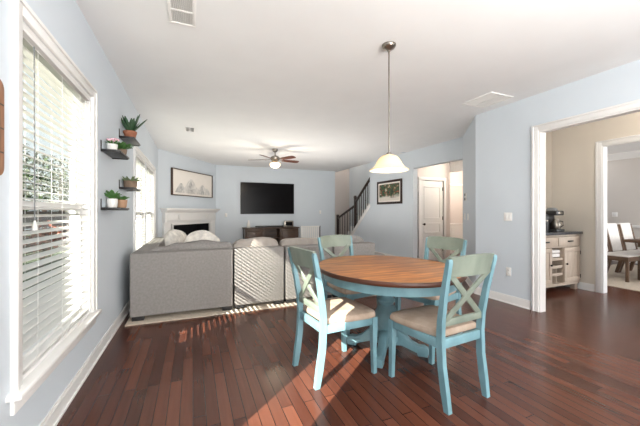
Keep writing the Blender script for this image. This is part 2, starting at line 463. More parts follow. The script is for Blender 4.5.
# hall behind the picture wall
w = MB(); w.box(XS + T, 5.14, 6.05, 6.17, 0, CH); w.box(6.07, 6.2, 6.05, 6.17, 0, CH); w.box(5.14, 6.07, 6.05, 6.17, 2.09, CH)
w.box(6.2, 8.0, 7.0, 7.12, 0, CH); w.box(6.1, 6.2, 6.17, 7.0, 0, CH); w.box(7.9, 8.0, 4.47, 7.0, 0, CH); w.box(XS + T, 8, 4.37, 4.47, 0, CH)
struct(w.build('wall_hall', M['stairwall']))
w = MB(); w.box(6.2, 6.32, 5.0, 6.05, 2.3, CH)
struct(w.build('trim_4', M['trim']))


def baseboard(name, p, q, side):
    m, L = seg(p, q); t = .012 * side
    b = MB(); a0, a1 = sorted((0, t))
    b.box(0, L, a0, a1, 0, .095, mx=m); b.box(0, L, min(0, t * .7), max(0, t * .7), .095, .112, mx=m)
    a0, a1 = sorted((t, t * 1.8)); b.box(0, L, a0, a1, 0, .014, mx=m)
    return struct(b.build(name, M['trim']))


baseboard('baseboard_left', (XL, .96 + .1), FP0, -1)
baseboard('baseboard_fireplace', FP0, FP1, -1)
baseboard('baseboard_back', FP1, (4.8, YB), -1)
baseboard('baseboard_right', (XR, OP1 + .1), (XR, 3.41), 1)
baseboard('baseboard_angled', (XR, 3.41), (XS, 4.47), 1)
baseboard('baseboard_stair', (XS, 5.94), (XS, 10.1), 1)
baseboard('baseboard_pantry', (PX, P1 + .1), (PX, 3.4), 1)
baseboard('baseboard_hall', (6.2, 7.0), (7.9, 7.0), -1)


def casing(name, X, y0, y1, z1, side, wd=.095, depth=T, floor0=0.):
    """door casing on the wall face X; side -1 = the room is at smaller x"""
    b = MB(); a0, a1 = sorted((X, X + side * .02)); e0, e1 = sorted((X, X + side * .032))
    for (u0, u1) in ((y0 - wd, y0), (y1, y1 + wd)):
        b.box(a0, a1, u0, u1, floor0, z1 + wd, .003)
    b.box(a0, a1, y0, y1, z1, z1 + wd, .003)
    b.box(e0, e1, y0 - wd, y0 - wd + .022, floor0, z1 + wd, .003); b.box(e0, e1, y1 + wd - .022, y1 + wd, floor0, z1 + wd, .003)
    b.box(e0, e1, y0 - wd + .022, y1 + wd - .022, z1 + wd - .022, z1 + wd, .003)
    # jamb lining
    j0, j1 = sorted((X + side * .005, X - side * (depth + .005)))
    b.box(j0, j1, y0, y0 + .015, floor0, z1); b.box(j0, j1, y1 - .015, y1, floor0, z1); b.box(j0, j1, y0, y1, z1 - .015, z1)
    return struct(b.build(name, M['trim']))


casing('trim_5', XR, OP0, OP1, OPZ, -1, .075, TR)
casing('trim_6', PX, P0, P1, PZ, -1, .075, TR)


def window(name, y0, y1, z0, z1, casl, casr, stool=True):
    X = XL
    b = MB()
    for (u0, u1) in ((y0, y0 + .02), (y1 - .02, y1)): b.box(X - T, X, u0, u1, z0, z1)
    b.box(X - T, X, y0, y1, z1 - .02, z1); b.box(X - T, X, y0, y1, z0, z0 + .02)
    root = struct(b.build(name, M['trim']))
    zm = (z0 + z1) / 2 - .02
    for k, (a, c_, xo) in enumerate(((z0 + .02, zm + .02, -.085), (zm - .02, z1 - .02, -.118))):
        f = MB(); x0, x1 = X + xo, X + xo + .032
        f.box(x0, x1, y0 + .02, y0 + .062, a, c_, .003); f.box(x0, x1, y1 - .062, y1 - .02, a, c_, .003)
        f.box(x0, x1, y0 + .02, y1 - .02, a, a + .045, .003); f.box(x0, x1, y0 + .02, y1 - .02, c_ - .045, c_, .003)
        so = f.build('sash', M['trim'], root)
        MB().box(x0 + .012, x0 + .018, y0 + .06, y1 - .06, a + .04, c_ - .04).build('window_pane', M['glass'], so)
    f = MB(); wd = .07
    if casl: f.box(X, X + .02, y0 - wd, y0, z0, z1 + wd, .004); f.box(X + .02, X + .03, y0 - wd, y0 - wd + .02, z0, z1 + wd, .003)
    if casr: f.box(X, X + .02, y1, y1 + wd, z0, z1 + wd, .004); f.box(X + .02, X + .03, y1 + wd - .02, y1 + wd, z0, z1 + wd, .003)
    f.box(X, X + .02, y0 - (0 if casl else wd), y1 + (0 if casr else wd), z1, z1 + wd, .004); f.box(X + .02, X + .03, y0 - wd + .02, y1 + wd - .02, z1 + wd - .02, z1 + wd, .003)
    f.build('window_casing', M['trim'], root)
    f = MB(); f.box(X - .03, X + .055, y0 - wd - .03, y1 + wd + .03, z0 - .03, z0, .008)
    f.build('window_sill', M['trim'], root)
    f = MB(); f.box(X, X + .018, y0 - wd, y1 + wd, z0 - .105, z0 - .03, .004); f.build('window_apron', M['trim'], root)
    return root


window('window_1', *WIN[0], True, True)
window('window_2', *WIN[1], True, False)
window('window_3', *WIN[2], False, True)
# glazed door to the patio, on the left wall
b = MB(); X = XL
b.box(X - T, X + .02, GD[0] - .08, GD[0], 0, GD[3] + .08); b.box(X - T, X + .02, GD[1], GD[1] + .08, 0, GD[3] + .08); b.box(X - T, X + .02, GD[0], GD[1], GD[3], GD[3] + .08)
b.box(X - .09, X - .05, GD[0], GD[0] + .06, 0.01, GD[3]); b.box(X - .09, X - .05, GD[1] - .06, GD[1], 0.01, GD[3])
b.box(X - .09, X - .05, GD[0], GD[1], .01, .14); b.box(X - .09, X - .05, GD[0], GD[1], GD[3] - .07, GD[3])
r = struct(b.build('door_1', M['trim']))
MB().box(X - .075, X - .069, GD[0] + .05, GD[1] - .05, .13, GD[3] - .06).build('door_pane', M['glass'], r)

# hall door, three panels
DX0, DX1, DY, DZ = 5.24, 5.97, 6.05, 2.04
b = MB(); b.box(DX0 + .01, DX1 - .01, DY + .005, DY + .04, .01, DZ, .003)
r = struct(b.build('door_2', M['trim']))
for (z0, z1) in ((.2, .62), (.72, .98), (1.08, 1.9)):
    f = MB()
    for (u0, u1, v0, v1) in ((DX0 + .1, DX0 + .13, z0, z1), (DX1 - .13, DX1 - .1, z0, z1), (DX0 + .1, DX1 - .1, z0, z0 + .03), (DX0 + .1, DX1 - .1, z1 - .03, z1)):
        f.box(u0, u1, DY - .006, DY + .006, v0, v1, .003)
    f.build('door_panel', M['trim'], r)
f = MB(); f.tube([(DX0 + .07, DY + .005, .95), (DX0 + .07, DY - .04, .95)], .012); f.ball((DX0 + .07, DY - .055, .95), .03)
f.lathe([(.032, 0), (.03, .006)], (0, 0, 0), 16) if False else None
f.build('door_knob', M['bronze'], r)
for z in (.25, 1.05, 1.8):
    MB().box(DX1 - .03, DX1 - .008, DY - .012, DY + .004, z, z + .09, .002).build('hinge', M['bronze'], r)
b = MB()
for (u0, u1) in ((DX0 - .08, DX0), (DX1, DX1 + .08)): b.box(u0, u1, DY - .02, DY, 0, DZ + .09, .004)
b.box(DX0 - .08, DX1 + .08, DY - .022, DY, DZ + .01, DZ + .09, .004)
struct(b.build('trim_7', M['trim']))
# second doorway and wainscot at the end of the hall
b = MB(); b.box(6.2, 7.9, 6.985, 7.0, .14, .86); b.box(6.2, 7.9, 6.965, 7.0, .86, .91, .005)
for k in range(3): b.box(6.28 + k * .34, 6.3 + k * .34, 6.975, 6.99, .22, .78); b.box(6.54 + k * .34, 6.56 + k * .34, 6.975, 6.99, .22, .78)
struct(b.build('trim_8', M['trim']))
b = MB(); b.box(7.02, 7.1, 6.96, 7.0, 0, 2.12, .004); b.box(7.02, 7.9, 6.96, 7.0, 2.05, 2.12, .004)
struct(b.build('trim_9', M['trim']))

# staircase behind the knee wall
b = MB(); n = 14; rise = CH / n * 1.05
for k in range(n):
    y1 = 10.15 - k * .262
    if k < 5: b.box(XS + T, 5.98, max(y1 - .28, 6.3), y1, 0, .19 * (k + 1), .008)
    else: b.box(XS + T, 5.98, max(y1 - .28, 6.3), y1, max(0, .19 * (k + 1) - .45), .19 * (k + 1), .008)
struct(b.build('trim_10', M['trim']))


# ------------------------------------------------------------ blinds
def blind(y0, y1, z0, z1, label, tilt=13, wand=True):
    t = thing('window_blind', label, 'window blind', (XL - .035, (y0 + y1) / 2, z0), 0, 'white slatted blinds on the left wall')
    X = XL - .035; hy = (y1 - y0) / 2 - .025; H = z1 - z0
    b = MB(); b.box(-.03, .03, -hy, hy, H - .045, H - .02, .003).build('headrail', M['slat'], t)
    b = MB(); b.box(.028, .036, -hy, hy, H - .046, H - .02, .003).build('valance', M['slat'], t)
    b = MB(); n = int((H - .105) / .0445); a = math.radians(tilt)
    for k in range(n):
        zz = H - .06 - k * .0445
        m = Matrix.Translation((0, 0, zz)) @ Matrix.Rotation(a, 4, 'Y')
        b.box(-.025, .025, -hy, hy, -.0013, .0013, mx=m)
    b.build('slats', M['slat'], t)
    MB().box(-.025, .025, -hy, hy, .026, .044, .004).build('bottom_rail', M['slat'], t)
    for yy in (-hy * .62, 0, hy * .62):
        b = MB(); b.tube([(.027, yy, .04), (.027, yy, H - .06)], .0012, 5); b.tube([(-.027, yy, .04), (-.027, yy, H - .06)], .0012, 5)
        b.build('ladder_cord', M['slat'], t)
    b = MB(); b.tube([(.034, -hy + .14, H - .07), (.036, -hy + .14, H - .98)], .003, 6); b.build('tilt_wand', M['greyplastic'], t)
    b = MB(); b.lathe([(.004, 0), (.011, -.03), (.012, -.05), (.004, -.055)], (.036, -hy + .14, H - .975), 10); b.build('cord_tassel', M['plastic'], t)
    b = MB(); b.tube([(.034, hy - .1, H - .07), (.035, hy - .1, H - .8)], .0016, 5); b.lathe([(.003, 0), (.009, -.025), (.01, -.04), (.003, -.045)], (.035, hy - .1, H - .8), 8); b.build('pull_cord', M['plastic'], t)
    return t


blind(*WIN[0], 'white slatted blind on the large near window, left edge of photo')
blind(*WIN[1], 'white slatted blind half behind the black wall shelves')
blind(*WIN[2], 'white slatted blind on the far window, nearest the fireplace')

# ------------------------------------------------------------ ceiling fixtures
def register(loc, sx, sy, label, along, fins, matfin, tilt=.6):
    t = thing('ceiling_vent', label, 'ceiling vent', loc, 0)
    b = MB(); fw = .022
    b.box(-sx / 2, sx / 2, -sy / 2, -sy / 2 + fw, -.012, 0, .003); b.box(-sx / 2, sx / 2, sy / 2 - fw, sy / 2, -.012, 0, .003)
    b.box(-sx / 2, -sx / 2 + fw, -sy / 2 + fw, sy / 2 - fw, -.012, 0, .003); b.box(sx / 2 - fw, sx / 2, -sy / 2 + fw, sy / 2 - fw, -.012, 0, .003)
    b.box(-sx / 2 + fw, sx / 2 - fw, -.008, .008, -.011, 0) if along == 'y' else b.box(-.008, .008, -sy / 2 + fw, sy / 2 - fw, -.011, 0)
    b.build('frame', M['plastic'], t)
    MB().box(-sx / 2 + .01, sx / 2 - .01, -sy / 2 + .01, sy / 2 - .01, -.002, .0).build('backing', matfin, t)
    b = MB()
    for k in range(fins):
        if along == 'y':
            x = -sx / 2 + fw + (sx - 2 * fw) * (k + .5) / fins
            b.box(-.006, .006, -sy / 2 + fw, sy / 2 - fw, -.0006, .0006, mx=Matrix.Translation((x, 0, -.007)) @ Matrix.Rotation(tilt, 4, 'Y'))
        else:
            yy = -sy / 2 + fw + (sy - 2 * fw) * (k + .5) / fins
            b.box(-sx / 2 + fw, sx / 2 - fw, -.006, .006, -.0006, .0006, mx=Matrix.Translation((0, yy, -.007)) @ Matrix.Rotation(tilt, 4, 'X'))
    b.build('louvres', M['plastic'], t)
    return t


register((-.075, 2.46, CH), .19, .36, 'white ceiling vent at the top edge above the near window', 'y', 12, M['greyplastic'])
register((-.05, 5.93, CH), .17, .33, 'small white ceiling vent above the wall shelves', 'x', 12, M['greyplastic'])
register((3.6, 2.89, CH), .41, .46, 'large white return air grille near the right wall', 'x', 16, M['plastic'], .9)

# ceiling fan
fan = thing('ceiling_fan', 'ceiling fan with five cherry blades and a lit frosted bowl', 'ceiling fan', (1.79, 7.06, CH), 0)
MB().lathe([(.02, 0), (.065, 0), (.068, -.02), (.05, -.06), (.02, -.075)], n=24).build('canopy', M['nickel'], fan)
MB().tube([(0, 0, -.05), (0, 0, -.17)], .013, 12).build('downrod', M['nickel'], fan)
MB().lathe([(.02, -.15), (.07, -.165), (.105, -.19), (.11, -.235), (.09, -.27), (.05, -.285)], n=28).build('motor_housing', M['nickel'], fan)
for k in range(5):
    a = math.radians(34 + 72 * k) - YAW
    m = Matrix.Rotation(a, 4, 'Z')
    b = MB()
    pts = [(.19, -.045), (.3, -.06), (.5, -.068), (.6, -.064), (.63, -.04), (.635, 0), (.63, .04), (.6, .064), (.5, .068), (.3, .06), (.19, .045)]
    mm = m @ Matrix.Translation((0, 0, -.25)) @ Matrix.Rotation(math.radians(-13), 4, 'X')
    b.prism(pts, 'z', -.004, .004); bmesh.ops.transform(b.bm, matrix=mm, verts=b.bm.verts)
    bl = b.build('blade', M['fanblade'], fan)
    b = MB(); b.bar((.09, 0, -.24), (.24, 0, -.256), .03, .008); bmesh.ops.transform(b.bm, matrix=m, verts=b.bm.verts)
    b.build('blade_iron', M['nickel'], bl)
MB().lathe([(.05, -.28), (.06, -.3), (.045, -.32)], n=20).build('light_fitter', M['nickel'], fan)
MB().lathe([(.05, -.315), (.10, -.325), (.125, -.35), (.125, -.375), (.105, -.41), (.06, -.435), (.012, -.445)], n=28).build('glass_bowl', M['fanglass'], fan)
b = MB(); b.tube([(.1, -.05, -.3), (.1, -.05, -.43)], .0012, 5); b.ball((.1, -.05, -.435), .008); b.build('pull_chain', M['nickel'], fan)
pl = D.lights.new('fan_lamp', 'POINT'); pl.energy = 22; pl.color = (1, .84, .62); pl.shadow_soft_size = .1
po = D.objects.new('fan_lamp', pl); COL.objects.link(po); po.location = (1.79, 7.06, CH - .5)

# pendant over the table
TC = (1.63, 2.34)
pen = thing('pendant_lamp', 'pendant lamp with lit alabaster bell shade above dining table', 'pendant lamp', (1.608, 2.268, CH), 0)
MB().lathe([(.006, 0), (.062, 0), (.062, -.012), (.05, -.03), (.02, -.045), (.012, -.06)], n=28).build('canopy', M['nickel'], pen)
MB().tube([(0, 0, -.05), (0, 0, -.99)], .0065, 10).build('rod', M['nickel'], pen)
MB().lathe([(.012, -.955), (.022, -.965), (.024, -.99), (.035, -1.0)], n=18).build('socket_cap', M['nickel'], pen)
out = [(.03, -.975), (.06, -.985), (.085, -1.005), (.105, -1.035), (.12, -1.065), (.142, -1.092), (.166, -1.105), (.172, -1.112)]
inn = [(r - .005, z - .005) for r, z in out[::-1]]
MB().lathe(out + inn, n=40, cap=False).build('shade', M['alabaster'], pen)
MB().ball((0, 0, -1.075), .03, (1, 1, 1.2), 14).build('bulb', M['bulb'], pen)
pl = D.lights.new('pendant_lamp_light', 'POINT'); pl.energy = 7; pl.color = (1, .88, .7); pl.shadow_soft_size = .035
po = D.objects.new('pendant_lamp_light', pl); COL.objects.link(po); po.location = (1.608, 2.268, CH - 1.14)
for nm, loc, e in (('hall_ceiling_light', (5.9, 5.2, 2.6), 230), ('hall_end_fill', (7.2, 6.0, 2.3), 45), ('stairwell_fill', (5.3, 10.3, 4.4), 40), ('pantry_ceiling_light', (5.0, 1.9, 2.6), 23)):  # hall end and stairwell points are added fills without a fixture
    pl = D.lights.new(nm, 'POINT'); pl.energy = e; pl.color = (1, .9, .78); pl.shadow_soft_size = .12
    po = D.objects.new(nm, pl); COL.objects.link(po); po.location = loc

# ------------------------------------------------------------ dining table
tab = thing('dining_table', 'oval pedestal dining table with warm wood top and aqua base', 'dining table', (TC[0], TC[1], 0), 0)
AX, AY, TH_ = .62, .70, .765


def oval(ax, ay, z, n=72): return [(ax * math.cos(2 * PI * k / n), ay * math.sin(2 * PI * k / n), z) for k in range(n)]


MB().rings([oval(AX - .02, AY - .02, TH_ - .022), oval(AX - .018, AY - .018, TH_ - .001), oval(AX - .022, AY - .022, TH_)]).build('tabletop', M['tabletop'], tab)
b = MB(); b.rings([oval(AX - .03, AY - .03, TH_ - .036), oval(AX - .006, AY - .006, TH_ - .036), oval(AX, AY, TH_ - .026), oval(AX, AY, TH_ - .01), oval(AX - .006, AY - .006, TH_ - .001), oval(AX - .019, AY - .019, TH_ - .001), oval(AX - .019, AY - .019, TH_ - .024)], cap=False)
b.build('edge_band', M['tableedge'], tab)
b = MB(); b.rings([oval(AX - .09, AY - .09, TH_ - .115), oval(AX - .065, AY - .065, TH_ - .115), oval(AX - .065, AY - .065, TH_ - .03), oval(AX - .09, AY - .09, TH_ - .03)], cap=False)
b.build('apron', M['aqua'], tab)
b = MB()
for yy in (-.235, .235): b.bar((-.48, yy, TH_ - .06), (.48, yy, TH_ - .06), .05, .04)
b.bar((0, -.58, TH_ - .05), (0, .58, TH_ - .05), .12, .03)
b.build('support_rails', M['aqua'], tab)
prof = [(.115, .0 + .1), (.115, .145), (.085, .16), (.072, .18), (.078, .21), (.095, .25), (.102, .30), (.098, .35), (.08, .395), (.06, .42), (.075, .44), (.082, .46), (.06, .48),
        (.052, .5), (.07, .53), (.095, .565), (.098, .6), (.08, .63), (.11, .655), (.14, .67), (.14, .7)]
MB().lathe(prof, n=32).build('pedestal', M['aqua'], tab)
for k in range(4):
    a = PI / 4 + k * PI / 2
    b = MB()
    b.prism([(.06, .06), (.06, .2), (.11, .2), (.17, .165), (.22, .115), (.28, .085), (.33, .085), (.362, .07), (.367, .03), (.358, 0), (.28, 0), (.27, .025), (.2, .05), (.14, .07)], 'y', -.035, .035, .006)
    bmesh.ops.transform(b.bm, matrix=Matrix.Rotation(a, 4, 'Z'), verts=b.bm.verts)
    b.build('foot', M['aqua'], tab)


# ------------------------------------------------------------ dining chairs
def make_chair(label, loc, rz):
    t = thing('dining_chair', label, 'dining chair', loc, rz, 'aqua cross-back chairs around the table')
    A = M['aqua']
    for s in (-1, 1):
        b = MB(); fr = [(0, -.235, -.272, .188), (.12, -.21, -.258, .19), (.28, -.188, -.234, .193), (.44, -.182, -.226, .196), (.56, -.192, -.232, .2), (.72, -.22, -.256, .207), (.86, -.252, -.284, .214), (.945, -.274, -.302, .218), (.965, -.281, -.298, .218)]
        b.rings([[(s * (c_ - .017), y1, z), (s * (c_ + .017), y1, z), (s * (c_ + .017), y0, z), (s * (c_ - .017), y0, z)] for z, y1, y0, c_ in fr])
        b.build('rear_leg', A, t)
        b = MB(); x, y = s * .213, .235
        b.rings([[(x + dx * k, y + dy * k + yo, z) for dx, dy in ((-.02, -.02), (.02, -.02), (.02, .02), (-.02, .02))] for z, k, yo in ((0, .8, .006), (.2, .9, 0), (.34, 1.1, 0), (.44, 1.1, 0))])
        b.build('front_leg', A, t)
    b = MB()
    b.box(-.185, .185, .215, .24, .38, .44, .003); b.box(-.18, .18, -.215, -.19, .38, .44, .003)
    for s in (-1, 1): b.bar((s * .197, -.2, .41), (s * .214, .22, .41), .022, .06, bev=.003)
    b.build('seat_frame', A, t)
    b = MB(); sp = [(-.185, -.185), (.185, -.185), (.225, .0), (.242, .17), (.236, .235), (.2, .262), (.1, .272), (-.1, .272), (-.2, .262), (-.236, .235), (-.242, .17), (-.225, 0)]
    sc = lambda k, z: [(x * k, .03 + (y - .03) * k, z) for x, y in sp]
    b.rings([sc(.97, .438), sc(1.0, .448), sc(1.0, .466), sc(.97, .482), sc(.88, .492), sc(.6, .497)])
    b.build('seat_cushion', M['seatfab'], t)
    # curved top rail between the posts
    b = MB(); n = 10; rs = []
    for k in range(n + 1):
        u = -1 + 2 * k / n; x = .212 * u; cv = .03 * (1 - u * u)
        rs.append([(x * .985, -.272 - cv, .85), (x * .985, -.248 - cv, .85), (x, -.275 - cv, .978 + .008 * (1 - u * u)), (x, -.299 - cv, .975 + .008 * (1 - u * u))])
    b.rings(rs); b.build('top_rail', M['aqua_warm_lit'], t)
    b = MB(); b.bar((-.192, -.212, .545), (.192, -.212, .545), .022, .045, bev=.003); b.build('lower_rail', M['aqua_warm_lit'], t)
    for s in (-1, 1):
        b = MB(); b.bar((-s * .18, -.212 - .003 * s, .55), (s * .19, -.272 - .003 * s, .87), .04, .014, up=(0, 1, .15), bev=.002)
        b.build('cross_slat', M['aqua_warm_lit'], t)
    return t


ch = make_chair('dining chair at the left side of the table, seat partly in sun', (1.045, 2.225, 0), math.radians(-84))
dup(ch, (1.635, 1.72, 0), math.radians(5), 'dining chair nearest the camera, its cross back turned to us')
dup(ch, (1.585, 2.95, 0), math.radians(189), 'dining chair behind the table in front of the sofa')
dup(ch, (2.245, 2.465, 0), math.radians(103), 'dining chair right of the table, in front of the hall door')

# ------------------------------------------------------------ sectional sofa and rug
rug = MB(); rug.box(-.69, 2.75, 3.9, 7.4, 0, .014, .004)
tag(rug.build('area_rug', M['rug']), 'pale beige rug under the grey sectional sofa', 'rug')
sofa = thing('sectional_sofa', 'large grey fabric sectional sofa with its back to the table', 'sofa', (0, 3.98, .014), 0)
SY = 3.98
mods = [(-.66, .468), (.488, 1.138), (1.158, 1.86), (1.88, 2.58)]
for (a, c_) in mods:
    b = MB(); b.box(a, c_, SY, SY + .2, .062, .785, .022, 3); b.build('back_panel', M['sofa'], sofa, True)
for (a, c_) in mods:
    b = MB(); b.box(a + .005, c_ - .005, SY + .19, SY + 1.0, .085, .3, .015); b.build('seat_base', M['sofa'], sofa, True)
    b = MB(); b.cushion(c_ - a - .01, .78, .2, Matrix.Translation(((a + c_) / 2, SY + .62, .4)), .25); b.build('seat_cushion', M['sofa'], sofa, True)
b = MB(); b.box(-.66, -.44, SY + .2, 6.4, .085, .785, .022, 3); b.build('back_panel', M['sofa'], sofa, True)
b = MB(); b.box(-.44, .34, SY + 1.0, 6.4, .085, .3, .015); b.build('seat_base', M['sofa'], sofa, True)
for k in range(2):
    b = MB(); b.cushion(.78, .66, .2, Matrix.Translation((-.05, SY + 1.35 + k * .7, .4)), .25); b.build('seat_cushion', M['sofa'], sofa, True)
b = MB(); b.box(2.58, 2.78, SY + .02, SY + 1.0, .085, .60, .03, 3); b.build('armrest', M['sofa'], sofa, True)
for (x, y) in ((-.58, SY + .05), (.40, SY + .05), (.56, SY + .05), (1.07, SY + .05), (1.23, SY + .05), (1.79, SY + .05), (1.95, SY + .05), (2.5, SY + .05), (2.5, SY + .93), (-.58, 6.3), (.26, 6.3)):
    b = MB(); b.box(x - .06, x + .06, y - .03, y + .05, .014, .09, .004); b.build('foot', M['black'], sofa, True)
# loose back cushions lean against the backrest, showing above it
R = lambda ax, d: Matrix.Rotation(math.radians(d), 4, ax)
for k, (x, yy, z, w_, d_, h_, rx, rz, ry, col) in enumerate([
        (-.0, SY + .36, .63, 1.04, .28, .46, -10, 0, -4, 'sofa'), (.82, SY + .34, .65, .66, .26, .48, -10, 2, -2, 'cush'),
        (1.50, SY + .34, .63, .68, .26, .46, -10, -2, 2, 'cush'), (2.22, SY + .35, .66, .68, .26, .46, -10, 0, 2, 'sofa')]):
    b = MB(); b.cushion(w_, d_, h_, Matrix.Translation((x, yy, z)) @ R('Z', rz) @ R('Y', ry) @ R('X', rx), .3, .035, k)
    b.build('back_cushion', M[col], sofa, True)
# throw pillows
for (name, lab, x, yy, z, w_, h_, d_, rx, ry, rz, mt_, sd) in [
        ('throw_pillow', 'white crumpled pillow with grey streaks in the sofa corner', -.22, SY + 1.06, .76, .46, .5, .15, -20, 10, 52, 'pillow', 3),
        ('throw_pillow', 'white square pillow right of the grey-streaked one on the sofa', .10, SY + .68, .765, .50, .46, .14, -20, -4, -6, 'pillow', 5)]:
    b = MB(); b.cushion(w_, d_, h_, Matrix.Translation((x, yy, z)) @ R('Z', rz) @ R('Y', ry) @ R('X', rx), .5, .035, sd)
    tag(b.build(name, M[mt_]), lab, 'pillow', 'pillows on the sofa')

# ------------------------------------------------------------ fireplace, picture, console, television
m, L = seg(FP0, FP1)
fpx = D.objects.new('fireplace', None); COL.objects.link(fpx); fpx.location = (FP0[0], FP0[1], 0)
fpx.rotation_euler = (0, 0, math.atan2(FP1[1] - FP0[1], FP1[0] - FP0[0])); tag(fpx, 'white fireplace mantel surround with black firebox in the angled wall', 'fireplace')
b = MB()   # local x along the wall, room side is -y
b.box(.14, .36, -.07, 0, 0, 1.0, .004); b.box(L - .36, L - .14, -.07, 0, 0, 1.0, .004); b.box(.36, L - .36, -.05, 0, .955, 1.0, .004)
b.box(.40, .44, -.085, -.03, 0, .97, .004); b.box(L - .44, L - .40, -.085, -.03, 0, .97, .004); b.box(.40, L - .40, -.085, -.03, .925, .97, .004)
b.build('surround', M['trim'], fpx)
b = MB(); b.box(.14, L - .14, -.085, 0, 1.0, 1.24, .004); b.build('frieze', M['trim'], fpx)
for (a, c_) in ((.2, .62), (.66, L - .66), (L - .62, L - .2)):
    b = MB()
    for (u0, u1, v0, v1) in ((a, a + .02, 1.05, 1.2), (c_ - .02, c_, 1.05, 1.2), (a, c_, 1.05, 1.068), (a, c_, 1.182, 1.2)): b.box(u0, u1, -.097, -.085, v0, v1, .003)
    b.build('frieze_moulding', M['trim'], fpx)
b = MB(); b.prism([(0, 1.24), (-.10, 1.24), (-.14, 1.28), (-.16, 1.3), (-.16, 1.31), (0, 1.31)], 'x', .11, L - .11); b.box(.05, L - .05, -.2, 0, 1.31, 1.35, .008); b.build('mantel_shelf', M['trim'], fpx)
b = MB(); b.box(.36, L - .36, .42, .46, 0, .95); b.box(.32, .36, 0, .46, 0, .95); b.box(L - .36, L - .32, 0, .46, 0, .95); b.box(.32, L - .32, 0.0, .46, .95, .99); b.box(.36, L - .36, 0, .42, 0, .06)
b.build('firebox', M['firebox'], fpx)

# mountain print
p0, p1 = Vector((-.515, 8.414)), Vector((.509, 9.881))
mp = thing('mountain_print', 'wide framed print of grey mountains above the fireplace', 'picture', (p0.x, p0.y, 1.68), math.atan2(p1.y - p0.y, p1.x - p0.x))
w_ = (p1 - p0).length; h_ = .68; b = MB()
for (u0, u1, v0, v1) in ((0, .02, 0, h_), (w_ - .02, w_, 0, h_), (.02, w_ - .02, 0, .02), (.02, w_ - .02, h_ - .02, h_)): b.box(u0, u1, -.06, -.005, v0, v1, .002)
b.build('frame', M['darkwood'], mp)
MB().box(.02, w_ - .02, -.035, -.02, .02, h_ - .02).build('print', M['paper'], mp)
for (cx, hw, hh, mt_, dy) in ((.36, .24, .26, 'ink', .0), (.78, .38, .43, 'ink2', .0005), (.74, .17, .36, 'ink', .001), (1.30, .34, .30, 'ink2', .0005), (1.26, .13, .27, 'ink', .001), (1.52, .18, .2, 'ink2', .0012), (.55, .2, .17, 'ink2', .001)):
    b = MB(); rnd = random.Random(int(cx * 100)); n = 9; up = []
    for k in range(n + 1):
        u = -1 + 2 * k / n; up.append((cx + u * hw, .08 + hh * max(0, (1 - abs(u)) ** .85) * (1 + .12 * (rnd.random() - .5))))
    pts = [(cx - hw, .075)] + up[1:-1] + [(cx + hw, .075)]
    b.prism(pts, 'y', -.0365 - dy, -.035); b.build('ink_peak', M[mt_], mp)

tv = thing('television', 'large black flat television on the back wall above dark console', 'television', (2.315, YB, 1.19), 0)
MB().box(-.9, .9, -.055, -.015, 0, 1.03, .006).build('bezel', M['black'], tv)
MB().box(-.885, .885, -.057, -.054, .018, 1.015).build('screen', M['tvblack'], tv)
MB().box(-.3, .3, -.02, -.0, .3, .7).build('wall_mount', M['blackmetal'], tv)

con = thing('media_console', 'dark wood media console below the television', 'console', (2.36, 9.84, 0), 0)
MB().box(-.9, .9, -.24, .22, .72, .757, .006).build('top', M['darkwood'], con)
b = MB(); b.box(-.87, -.83, -.22, .21, .08, .72); b.box(.83, .87, -.22, .21, .08, .72); b.box(-.83, .83, -.22, .21, .08, .12); b.box(-.83, .83, .19, .21, .12, .72)
b.box(-.27, -.24, -.22, .19, .12, .72); b.box(.24, .27, -.22, .19, .12, .72); b.box(-.24, .24, -.2, .19, .40, .425); b.build('carcass', M['darkwood'], con)
for s in (-1, 1):
    b = MB(); x0, x1 = sorted((s * .275, s * .825)); b.box(x0, x1, -.24, -.222, .13, .71, .003)
    for (u0, u1, v0, v1) in ((x0, x0 + .06, .13, .71), (x1 - .06, x1, .13, .71), (x0, x1, .13, .2), (x0, x1, .64, .71)): b.box(u0, u1, -.25, -.24, v0, v1, .002)
    d_ = b.build('door', M['darkwood'], con)
    MB().ball((s * .31, -.265, .45), .014).build('knob', M['bronze'], d_)
for (x, y) in ((-.83, -.19), (.83, -.19), (-.83, .18), (.83, .18)):
    MB().box(x - .03, x + .03, y - .03, y + .03, 0, .08, .003).build('foot', M['darkwood'], con)
b = thing('soundbar', 'slim black soundbar lying on the dark console', 'soundbar', (2.3, 9.78, .757), 0)
MB().box(-.46, .46, -.045, .045, .006, .055, .012, 3).build('body', M['black'], b)
for s in (-.35, .35): MB().box(s - .04, s + .04, -.03, .03, 0, .008).build('foot', M['blackmetal'], b)
b = thing('digital_clock', 'small silver clock with dark display on the console', 'clock', (2.95, 9.8, .757), 0)
MB().box(-.16, .16, -.03, .03, 0, .21, .01, 3).build('case', M['nickel'], b)
MB().box(-.12, .12, -.034, -.029, .05, .17).build('display', M['tvblack'], b)
b = MB(); b.lathe([(.05, 0), (.056, .01), (.056, .05), (.045, .12), (.03, .18), (.022, .2), (.018, .235), (.012, .24)], (1.63, 9.8, .757), 20)
tag(b.build('vase', M['whitepot']), 'small white bottle-shaped vase at the left end of the console', 'vase')

